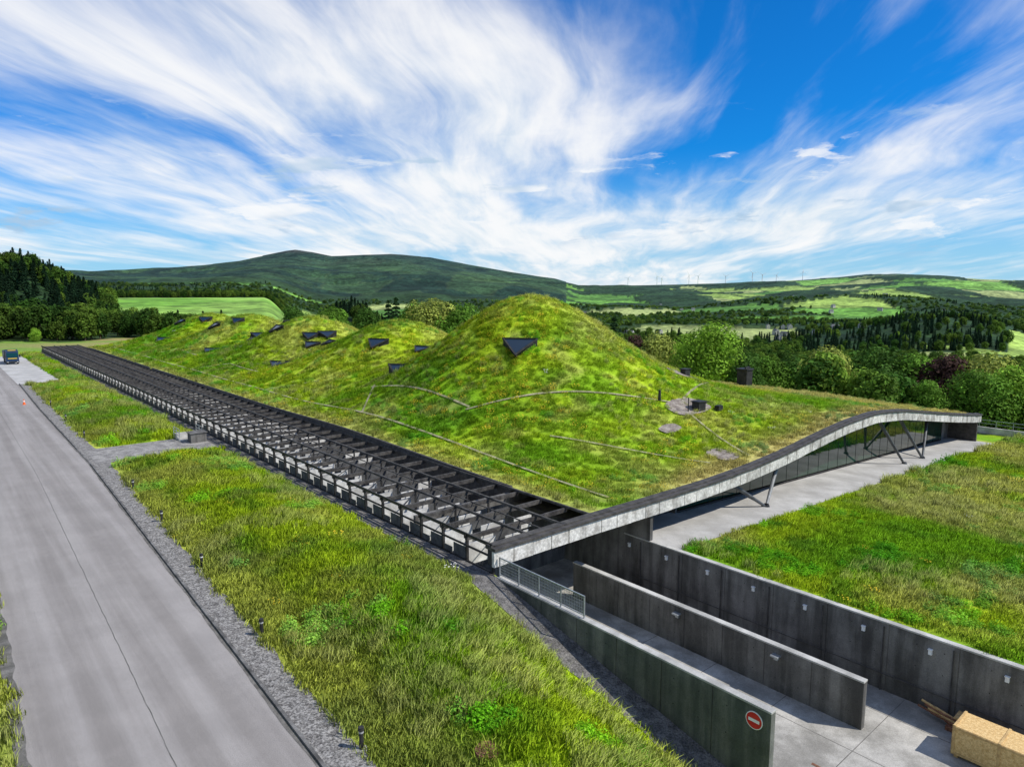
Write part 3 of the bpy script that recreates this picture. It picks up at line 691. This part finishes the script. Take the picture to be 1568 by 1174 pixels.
def broadleaf(name, H, wid, nleaf, leaf, seed, mleaf):
    rg = np.random.default_rng(seed); b = Buf()
    b.cyl((0, 0, -.6), (0, 0, H*.42), H*.028, H*.018, 8); b.cyl((0, 0, H*.42), (.02*H, 0, H*.8), H*.018, H*.006, 6)
    lob = []
    nl_ = 19
    for i in range(nl_):
        t = (i+.5)/nl_; zz = .16+.72*t; rad = wid*.5*math.sin(math.pi*min(1, .22+.73*t))**.7
        a = i*2.4+rg.random()*.8; d = rad*rg.uniform(.4, .85)
        c = np.array([math.cos(a)*d, math.sin(a)*d, zz])*H; lr = H*wid*rg.uniform(.15, .25)
        lob.append((c, lr))
        if i % 2 == 0: b.cyl((0, 0, H*(.22+.35*t)), tuple(c*.85+np.array([0, 0, H*.02])), H*.011, H*.003, 5)
    lob.append((np.array([0, 0, H*.6]), H*wid*.3)); lob.append((np.array([0.02, 0, .87])*H, H*wid*.17))
    wts = np.array([l[1]**2 for l in lob]); wts /= wts.sum(); idx = rg.choice(len(lob), nleaf, p=wts)
    cc = np.array([l[0] for l in lob])[idx]; rr = np.array([l[1] for l in lob])[idx]
    d = rg.normal(size=(nleaf, 3)); d /= np.linalg.norm(d, axis=1)[:, None]
    rad = rr*(.55+.55*rg.random(nleaf)**.6); cent = cc+d*rad[:, None]*np.array([1, 1, .8])
    nm = d+rg.normal(size=(nleaf, 3))*.35+np.array([0, 0, .30]); nm /= np.linalg.norm(nm, axis=1)[:, None]
    lv, lf_ = leaves(cent, nm, np.full(nleaf, leaf), rg)
    k = len(b.v); v = np.concatenate([np.array(b.v), lv]); f = b.f+[tuple(k+i for i in q) for q in lf_]
    sh_l = rg.uniform(.60, 1.25, len(lob))[idx]*rg.uniform(.75, 1.2, nleaf)
    sh = np.ones((len(v), 3)); sh[k:] = np.repeat(sh_l, 4)[:, None]
    return mesh_quads(name, v, f, [m_bark, mleaf], [0]*len(b.f)+[1]*nleaf, sh)
def conifer(name, H, wid, nleaf, leaf, seed, mleaf):
    rg = np.random.default_rng(seed); b = Buf(); b.cyl((0, 0, -.6), (0, 0, H*.97), H*.02, H*.003, 7)
    t = rg.random(nleaf)**1.35; tier = np.floor(t*15)/15; t2 = tier+(t-tier)*.35
    z = H*(.1+.9*t2); a = rg.random(nleaf)*6.283; br = .75+.25*np.sin(a*5+tier*40)
    Rr = H*wid*.5*(1-t2)**.85*br+.05; q = rg.random(nleaf)**.55
    cent = np.stack([np.cos(a)*Rr*q, np.sin(a)*Rr*q, z-Rr*q*.35], 1)
    nm = np.stack([np.cos(a)*.5, np.sin(a)*.5, np.full(nleaf, .9)], 1)+rg.normal(size=(nleaf, 3))*.35; nm /= np.linalg.norm(nm, axis=1)[:, None]
    lv, lf_ = leaves(cent, nm, np.full(nleaf, leaf), rg)
    k = len(b.v); v = np.concatenate([np.array(b.v), lv]); f = b.f+[tuple(k+i for i in qq) for qq in lf_]
    sh = np.ones((len(v), 3)); sh[k:] = np.repeat(rg.uniform(.65, 1.2, nleaf), 4)[:, None]
    return mesh_quads(name, v, f, [m_bark, mleaf], [0]*len(b.f)+[1]*nleaf, sh)
def tuft(name, nb, h, rad, seed, wid=.014, flower=False, mfl=None):
    rg = np.random.default_rng(seed); V = []; Fc = []; MI = []; NM = []
    for i in range(nb):
        a = rg.random()*6.283; d = rad*math.sqrt(rg.random()); x, y = math.cos(a)*d, math.sin(a)*d; hh = h*rg.uniform(.4, 1.1)
        l = rg.random()*6.283; lean = hh*rg.uniform(.15, .7); b_ = rg.random()*6.283; wx, wy = math.cos(b_)*wid, math.sin(b_)*wid
        k = len(V); mx, my = x+math.cos(l)*lean*.35, y+math.sin(l)*lean*.35
        V += [(x-wx, y-wy, -.05), (x+wx, y+wy, -.05), (mx+wx*.8, my+wy*.8, hh*.6), (mx-wx*.8, my-wy*.8, hh*.6), (x+math.cos(l)*lean, y+math.sin(l)*lean, hh)]
        n_ = Vector((math.cos(l)*.35, math.sin(l)*.35, 1)).normalized(); NM += [n_]*5
        Fc += [(k, k+1, k+2, k+3), (k+3, k+2, k+4)]; MI += [0, 0]
    if flower:
        for i in range(12):
            a = rg.random()*6.283; d = rad*math.sqrt(rg.random()); x, y, z = math.cos(a)*d, math.sin(a)*d, h*rg.uniform(.7, 1.05); k = len(V); e = .028
            V += [(x-e, y-e, z), (x+e, y-e, z+.01), (x+e, y+e, z), (x-e, y+e, z+.02)]; Fc.append((k, k+1, k+2, k+3)); MI.append(1); NM += [Vector((0, 0, 1))]*4
    V = np.array(V); sh = np.ones((len(V), 3)); return mesh_quads(name, V, Fc, [m_blade, mfl or m_yflow], MI, sh, NM)
def herb(name, nleaf, h, rad, seed):
    rg = np.random.default_rng(seed); d = rg.normal(size=(nleaf, 3)); d /= np.linalg.norm(d, axis=1)[:, None]; d[:, 2] = np.abs(d[:, 2])
    cent = d*np.array([rad, rad, h])*(.4+.6*rg.random(nleaf))[:, None]
    nm = d+rg.normal(size=(nleaf, 3))*.5+np.array([0, 0, .3]); nm /= np.linalg.norm(nm, axis=1)[:, None]
    v, f = leaves(cent, nm, np.full(nleaf, .045), rg)
    return mesh_quads(name, v, f, [m_blade], [0]*nleaf, np.ones((len(v), 3)))
def coll(name, meshes):
    c = bpy.data.collections.new(name)
    for i, m in enumerate(meshes):
        o = bpy.data.objects.new('%s_%02d' % (name, i), m); c.objects.link(o)
    return c
def scatter(name, P, scl, rot, idx, tint, cl):
    me = bpy.data.meshes.new(name); me.vertices.add(len(P)); me.vertices.foreach_set('co', P.astype(np.float32).ravel())
    for nm, ty, key, arr in (('scl', 'FLOAT', 'value', scl), ('rot', 'FLOAT_VECTOR', 'vector', rot), ('idx', 'INT', 'value', idx), ('tint', 'FLOAT_VECTOR', 'vector', tint)):
        at = me.attributes.new(nm, ty, 'POINT'); at.data.foreach_set(key, np.ascontiguousarray(arr).astype(np.int32 if ty == 'INT' else np.float32).ravel())
    o = bpy.data.objects.new(name, me); C.objects.link(o)
    ng = bpy.data.node_groups.new(name+'_scatter', 'GeometryNodeTree')
    ng.interface.new_socket('Geometry', in_out='INPUT', socket_type='NodeSocketGeometry'); ng.interface.new_socket('Geometry', in_out='OUTPUT', socket_type='NodeSocketGeometry')
    gi = ng.nodes.new('NodeGroupInput'); go = ng.nodes.new('NodeGroupOutput'); ip = ng.nodes.new('GeometryNodeInstanceOnPoints'); ci = ng.nodes.new('GeometryNodeCollectionInfo')
    ci.inputs['Collection'].default_value = cl; ci.inputs['Separate Children'].default_value = True; ci.inputs['Reset Children'].default_value = True
    def na(nm, ty):
        q = ng.nodes.new('GeometryNodeInputNamedAttribute'); q.data_type = ty; q.inputs['Name'].default_value = nm; return q.outputs['Attribute']
    ip.inputs['Pick Instance'].default_value = True
    ng.links.new(gi.outputs[0], ip.inputs['Points']); ng.links.new(ci.outputs[0], ip.inputs['Instance'])
    ng.links.new(na('idx', 'INT'), ip.inputs['Instance Index']); ng.links.new(na('rot', 'FLOAT_VECTOR'), ip.inputs['Rotation']); ng.links.new(na('scl', 'FLOAT'), ip.inputs['Scale'])
    ng.links.new(ip.outputs[0], go.inputs[0])
    md = o.modifiers.new('scatter', 'NODES'); md.node_group = ng
    return o
def rots(k, tilt=.15):
    r = rng.normal(size=(k, 3))*tilt; r[:, 2] = rng.random(k)*6.283; return r
def align(nrm):
    """euler XYZ that takes local Z to nrm after a random spin about Z"""
    k = len(nrm); nrm = nrm+rng.normal(size=(k, 3))*.10; n = nrm/np.linalg.norm(nrm, axis=1)[:, None]
    th = rng.random(k)*6.283; a = np.stack([np.cos(th), np.sin(th), np.zeros(k)], 1)
    xa = a-(a*n).sum(1)[:, None]*n; xa /= np.linalg.norm(xa, axis=1)[:, None]; ya = np.cross(n, xa)
    return np.stack([np.arctan2(ya[:, 2], n[:, 2]), -np.arcsin(np.clip(xa[:, 2], -1, 1)), np.arctan2(xa[:, 1], xa[:, 0])], 1)

gc = coll('grass_tuft', [tuft('tuft_a', 80, .30, .45, 1), tuft('tuft_b', 70, .42, .38, 2), tuft('tuft_c', 90, .22, .52, 3), tuft('tuft_flower', 50, .32, .4, 4, flower=True), tuft('tuft_tall', 64, .58, .3, 5, wid=.012), herb('herb_a', 200, .42, .42, 6), herb('herb_b', 170, .6, .36, 7), tuft('tuft_white', 50, .36, .4, 8, flower=True, mfl=m_wflow)])
def grass_area(name, s0, s1, n0, n1, dens, kind, zf, keep, smul=1.):
    k = int((s1-s0)*(n1-n0)*dens); s = rng.uniform(s0, s1, k); n = rng.uniform(n0, n1, k)
    m = keep(s, n); s, n = s[m], n[m]; z = zf(s, n)
    e = .4; gs_ = (zf(s+e, n)-zf(s-e, n))/(2*e); gn_ = (zf(s, n+e)-zf(s, n-e))/(2*e)
    gs_ = np.clip(gs_, -1.2, 1.2); gn_ = np.clip(gn_, -1.2, 1.2)
    nrm = np.stack([-(gs_*DX+gn_*NX), -(gs_*DY+gn_*NY), np.ones(len(s))], 1)
    k = len(s); idx = rng.choice([0, 1, 2], k, p=[.4, .22, .38])
    hb_ = fbm(s*.30+40, n*.30, 3, 77); idx = np.where((hb_ > .66) & (rng.random(k) < .6), rng.integers(5, 7, k), idx)
    tall = fbm(s*.15, n*.15, 3, 55); idx = np.where((tall > .56) & (rng.random(k) < (.35 if kind != 'roof' else .15)), 4, idx)
    fl = fbm(s*.2, n*.2+9, 3, 88); idx = np.where((fl > .50) & (rng.random(k) < (.18 if kind == 'roof' else .008)), 3, idx)
    idx = np.where((fl < .42) & (rng.random(k) < .003), 7, idx)
    t = grass_tint(s, n, kind)*rng.uniform(.72, 1.3, k)[:, None]
    t = np.where((idx == 5)[:, None] | (idx == 6)[:, None], t*np.array([.55, .85, .8]), t)
    t = np.where((idx == 4)[:, None], mixc(t, np.broadcast_to([.52, .54, .19], t.shape), np.full(k, .45)), t)
    t = np.minimum(t, .72)
    scl = rng.uniform(.75, 1.35, k)*smul
    x = OX+DX*s+NX*n; y = OY+DY*s+NY*n
    return np.stack([x, y, z], 1), scl, idx, t, align(nrm)
def put(name, parts):
    P, sc, ix, tt, ro = [np.concatenate([p[i] for p in parts]) for i in range(5)]
    scatter(name, P, sc, ro, ix, tt, gc)
def keepL(s, n): return (n > grav_n(s)+.1) & (n < -1.75+np.where(s > 0, .35, 0)) & ~((s > 41) & (s < 49)) & ~((s > 111) & (n < -5))
put('verge_grass', [grass_area('a', -24, 35, -13.5, -1.2, 10, 'left', ground_local, keepL), grass_area('b', 35, 185, -11, -1.2, 3.5, 'left', ground_local, keepL, 1.3),
    grass_area('c', -20, 40, -26, -20, 5, 'left', ground_local, lambda s, n: n < road_l(s)-.25)])
put('lawn_grass', [grass_area('a', -30, -2.3, 14.1, 45, 7, 'right', ground_local, lambda s, n: s < -2.3-.012*(n-14)), grass_area('b', -45, -2.3, 45, 90, 3, 'right', ground_local, lambda s, n: n > 0, 1.4)])
def seg_d(s, n, a, b):
    ax, ay = a; bx, by = b; L2 = (bx-ax)**2+(by-ay)**2; t = np.clip(((s-ax)*(bx-ax)+(n-ay)*(by-ay))/L2, 0, 1); return np.hypot(s-ax-t*(bx-ax), n-ay-t*(by-ay))
def keepR(s, n):
    m = np.ones(s.shape, bool)
    for p, w in lines:
        for a, b in zip(p[:-1], p[1:]): m &= (seg_d(s, n, a, b) > w+.2) | (rng.random(s.shape) < .33)
    for (s0, n0, a, b_) in PATCH:
        m &= ~((abs(s-s0) < a*.9) & (abs(n-n0) < b_*.9)) | (rng.random(s.shape) < .10)
    return m
put('roof_grass', [grass_area('a', .7, 45, 8.5, 60, 5.0, 'roof', roof_z, keepR, .8), grass_area('b', .7, 45, 60, 81, 3, 'roof', roof_z, keepR, .8), grass_area('c', 45, 90, 8.5, 60, 2.6, 'roof', roof_z, keepR, 1.0), grass_area('d', 90, 186, 8.5, 50, 1.4, 'roof', roof_z, keepR, 1.25)])

# --- forest
fc = coll('forest_tree', [broadleaf('fb1', 10, .85, 1300, .45, 1, m_leafI), broadleaf('fb2', 10, .7, 1200, .45, 2, m_leafI), broadleaf('fb3', 10, 1.0, 1400, .48, 3, m_leafI), conifer('fc1', 10, .42, 1100, .40, 4, m_leafI), conifer('fc2', 10, .5, 1100, .42, 5, m_leafI)])
def forest(rmin, rmax, spacing, sc0, sc1, azmin=-48, azmax=48):
    area = math.radians(azmax-azmin)/2*(rmax**2-rmin**2); k = int(area/spacing**2)
    r = np.sqrt(rng.uniform(rmin**2, rmax**2, k)); a = rng.uniform(azmin, azmax, k); x = r*np.sin(np.radians(a)); y = r*np.cos(np.radians(a))
    f, _ = land(x, y); m = f > .5; x, y, r, a = x[m], y[m], r[m], a[m]; k = len(x)
    z = ground_at(x, y)
    con = fbm(x/170, y/170, 3, 71)+.24*((a > 23) & (a < 36) & (r > 1000) & (r < 1800))+.25*(a < -31)*(r > 450)+.22*((a > -18) & (a < -8) & (r > 420) & (r < 950))-.25*((a > 0) & (r < 600))
    ic = (con > .64) & (rng.random(k) < .85)
    idx = np.where(ic, rng.integers(3, 5, k), rng.integers(0, 3, k))
    h = rng.random(k)[:, None]; g = fbm(x/60, y/60, 2, 15)[:, None]
    t = np.array([.050, .130, .016])*(1-h)+np.array([.20, .32, .037])*h**1.5
    t = t*(.45+.9*g)
    t = np.where(ic[:, None], np.array([.024, .062, .026])*(.7+.7*h), t)
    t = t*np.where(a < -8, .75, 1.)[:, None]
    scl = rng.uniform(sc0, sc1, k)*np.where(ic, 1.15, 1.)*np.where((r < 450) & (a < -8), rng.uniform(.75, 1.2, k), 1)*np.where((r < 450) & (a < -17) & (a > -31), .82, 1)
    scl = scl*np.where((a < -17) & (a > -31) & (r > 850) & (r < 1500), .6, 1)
    t = mixc(t, np.broadcast_to([.05, .11, .09], t.shape), .22*ss(800, 4000, r))  # distance haze mixed into the leaf tint
    return np.stack([x, y, z], 1), scl, idx, t
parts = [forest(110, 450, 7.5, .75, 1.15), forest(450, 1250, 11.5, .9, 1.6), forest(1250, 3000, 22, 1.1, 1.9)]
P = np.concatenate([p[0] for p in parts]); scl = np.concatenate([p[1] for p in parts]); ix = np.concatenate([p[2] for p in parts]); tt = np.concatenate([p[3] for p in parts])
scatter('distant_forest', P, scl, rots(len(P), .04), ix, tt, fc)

# --- individual trees near the building: x, y, height of top above datum, crown kind, colour
bm = [broadleaf('broadleaf_crown', 10, .85, 7500, .20, 21, m_leafO), broadleaf('broadleaf_crown_b', 10, .95, 7500, .20, 22, m_leafO), broadleaf('broadleaf_crown_c', 10, .75, 7000, .20, 23, m_leafO)]
cm = [conifer('pine_crown', 10, .5, 4500, .24, 24, m_leafO)]
G1 = (.23, .40, .038); G2 = (.125, .25, .027); G3 = (.065, .145, .020); Yl = (.33, .38, .075); Rd = (.075, .040, .032); PN = (.04, .09, .032)
for (x, y, zt, kind, c) in ((39.3, 135, 9.6, 1, G1), (32.4, 150, 6.4, 0, Yl), (27.0, 152, 6.2, 2, Rd), (25.4, 170, 10.0, 3, PN), (58.1, 125, 5.4, 0, Yl), (69.8, 130, 5, 1, G3), (73.7, 125, 4.6, 2, G2), (77.5, 122, 4.6, 2, Rd),
                           (74.3, 108, 3.2, 1, G2), (80.6, 108, 4.0, 2, G1), (92, 112, 4.2, 0, G3), (60.4, 142, 2.5, 1, G3), (53, 140, 2.5, 2, G2), (64, 116, 2.2, 1, G3), (87, 104, 2.5, 1, G2), (48, 140, 3.2, 0, G3), (66, 107, 1.8, 2, G2), (83, 120, 4.6, 0, Yl), (45, 132, 3, 2, G3), (98, 118, 5, 1, G2),
                           (-27.3, 230, 13.5, 1, Yl), (-41, 243, 14.6, 3, PN), (-17, 225, 11.5, 0, G2), (-52, 246, 10.5, 2, G3), (-34, 238, 12.5, 2, G2), (-150, 215, 4.5, 0, G1), (-5, 222, 10, 1, G3), (8, 210, 9, 3, PN), (18, 190, 9.2, 2, G3), (-66, 250, 10.5, 1, G2), (-80, 252, 10.5, 0, G3), (-45, 250, 13.6, 3, PN), (-22, 234, 12.5, 3, PN)):
    g = float(ground_at(np.array(float(x)), np.array(float(y)))); h = zt-g
    me = cm[0] if kind == 3 else bm[kind]
    o = bpy.data.objects.new('pine_tree' if kind == 3 else 'broadleaf_tree', me); C.objects.link(o)
    o.location = (x, y, g-.1); o.scale = (h/10, h/10, h/10); o.rotation_euler = (0, 0, rng.random()*6.28); o.color = (*c, 1)

# ------------------------------------------------------------------ light and sky
EL = math.radians(46); sx, sy = .968, -.25
sv = Vector((sx*math.cos(EL), sy*math.cos(EL), math.sin(EL)))
sd = bpy.data.lights.new('sun', 'SUN'); sd.energy = 5.0; sd.angle = math.radians(.5); sd.color = (1, .96, .88)
so = bpy.data.objects.new('sun', sd); C.objects.link(so); so.rotation_euler = sv.to_track_quat('Z', 'Y').to_euler(); so.location = (60, -20, 80)
w = bpy.data.worlds.new('World'); SC.world = w; w.use_nodes = True; nt = w.node_tree
bg = nt.nodes['Background']; bg.inputs['Strength'].default_value = .1
sky = nd(nt, 'ShaderNodeTexSky', sky_type='NISHITA'); sky.sun_disc = False; sky.sun_elevation = EL; sky.sun_rotation = math.atan2(sx, sy); sky.altitude = 150; sky.air_density = 1.; sky.dust_density = .4; sky.ozone_density = 2.5
tc = nd(nt, 'ShaderNodeTexCoord'); sp = nd(nt, 'ShaderNodeSeparateXYZ'); nt.links.new(tc.outputs['Generated'], sp.inputs[0])
def mt(op, a, b=None, c=None):
    n = nd(nt, 'ShaderNodeMath', operation=op)
    for i, v in enumerate((a, b, c)):
        if v is None: continue
        if isinstance(v, bpy.types.NodeSocket): nt.links.new(v, n.inputs[i])
        else: n.inputs[i].default_value = v
    return n.outputs[0]
x, y, z = sp.outputs; zc = mt('MAXIMUM', z, 0.); den = mt('ADD', zc, .09)
px = mt('DIVIDE', x, den); py = mt('DIVIDE', y, den); px = mt('SUBTRACT', px, mt('MULTIPLY', py, .09))
def vec(a, b, c=0.):
    n = nd(nt, 'ShaderNodeCombineXYZ')
    for i, v in enumerate((a, b, c)):
        if isinstance(v, bpy.types.NodeSocket): nt.links.new(v, n.inputs[i])
        else: n.inputs[i].default_value = v
    return n.outputs[0]
wv = noise(nt, vec(mt('MULTIPLY', px, .5), mt('MULTIPLY', py, .3), 3.), 1., 3)
pxx = mt('ADD', px, mt('MULTIPLY', mt('SUBTRACT', wv, .5), 1.0))
A_ = noise(nt, vec(mt('MULTIPLY', pxx, .55), mt('MULTIPLY', py, .24), 1.7), 1., 3, .5)
B_ = noise(nt, vec(mt('MULTIPLY', pxx, 1.5), mt('MULTIPLY', py, .50), 5.), 1.1, 8, .55, .25)
C_ = noise(nt, vec(mt('MULTIPLY', pxx, 5.5), mt('MULTIPLY', py, .75), 9.), 1., 8, .58, .4)
cov = mt('ADD', mt('MULTIPLY', A_, .80), mt('ADD', mt('MULTIPLY', B_, .72), mt('MULTIPLY', C_, .24)))
bias = mt('MULTIPLY', rmp(nt, x, .12, .42), rmp(nt, z, .10, .28))
bl = mt('MULTIPLY', rmp(nt, x, -.28, -.55), rmp(nt, z, .22, .36))
cen = mt('MULTIPLY', mt('MULTIPLY', rmp(nt, mt('ABSOLUTE', mt('ADD', x, .02)), .42, .0), rmp(nt, z, .42, .20)), .11)
cov = mt('ADD', mt('SUBTRACT', cov, mt('ADD', mt('MULTIPLY', bias, .12), mt('MULTIPLY', bl, .07))), cen)
mask = rmp(nt, cov, .70, 1.06)
hz = rmp(nt, z, .20, .0)
skyc = mixrgb(nt, sky.outputs[0], (.05, .72, 1.45), 1., 'MULTIPLY')
skyc = mixrgb(nt, skyc, (4.4, 7.1, 9.0), mt('MULTIPLY', hz, .78))
cc = mixrgb(nt, (7.2, 8.2, 9.0), (9.7, 9.75, 9.8), rmp(nt, mt('ADD', mt('MULTIPLY', B_, .6), mt('MULTIPLY', C_, .4)), .38, .60))
col = mixrgb(nt, skyc, cc, mt('MULTIPLY', mask, .96))
ex = mt('DIVIDE', x, mt('MAXIMUM', mt('ABSOLUTE', y), .1))
wx = noise(nt, vec(mt('MULTIPLY', ex, 14.), mt('MULTIPLY', z, 40.), 3.), 1., 4, .6)
D_ = noise(nt, vec(mt('ADD', mt('MULTIPLY', ex, 5.5), mt('MULTIPLY', wx, .5)), mt('ADD', mt('MULTIPLY', z, 30.), mt('MULTIPLY', wx, .6)), 27.), 1., 7, .58, 0)
lm = mt('MULTIPLY', rmp(nt, D_, .57, .66), mt('MULTIPLY', rmp(nt, z, .03, .08), rmp(nt, z, .26, .16)))
col = mixrgb(nt, col, mixrgb(nt, (4.2, 5.9, 7.8), (9.7, 9.8, 9.9), rmp(nt, noise(nt, vec(mt('MULTIPLY', ex, 5.), mt('MULTIPLY', z, 14.), 4.), 1., 3), .42, .56)), mt('MULTIPLY', lm, .8))
nt.links.new(col, bg.inputs['Color'])

# ------------------------------------------------------------------ camera
cd = bpy.data.cameras.new('camera'); cd.sensor_width = 36; cd.lens = 24.0; cd.clip_start = .1; cd.clip_end = 60000
co = bpy.data.objects.new('camera', cd); C.objects.link(co); co.location = (0, 0, 15); co.rotation_euler = (math.radians(90-7.47), 0, 0)
SC.camera = co
SC.view_settings.view_transform = 'Standard'; SC.view_settings.look = 'None'; SC.view_settings.exposure = 0
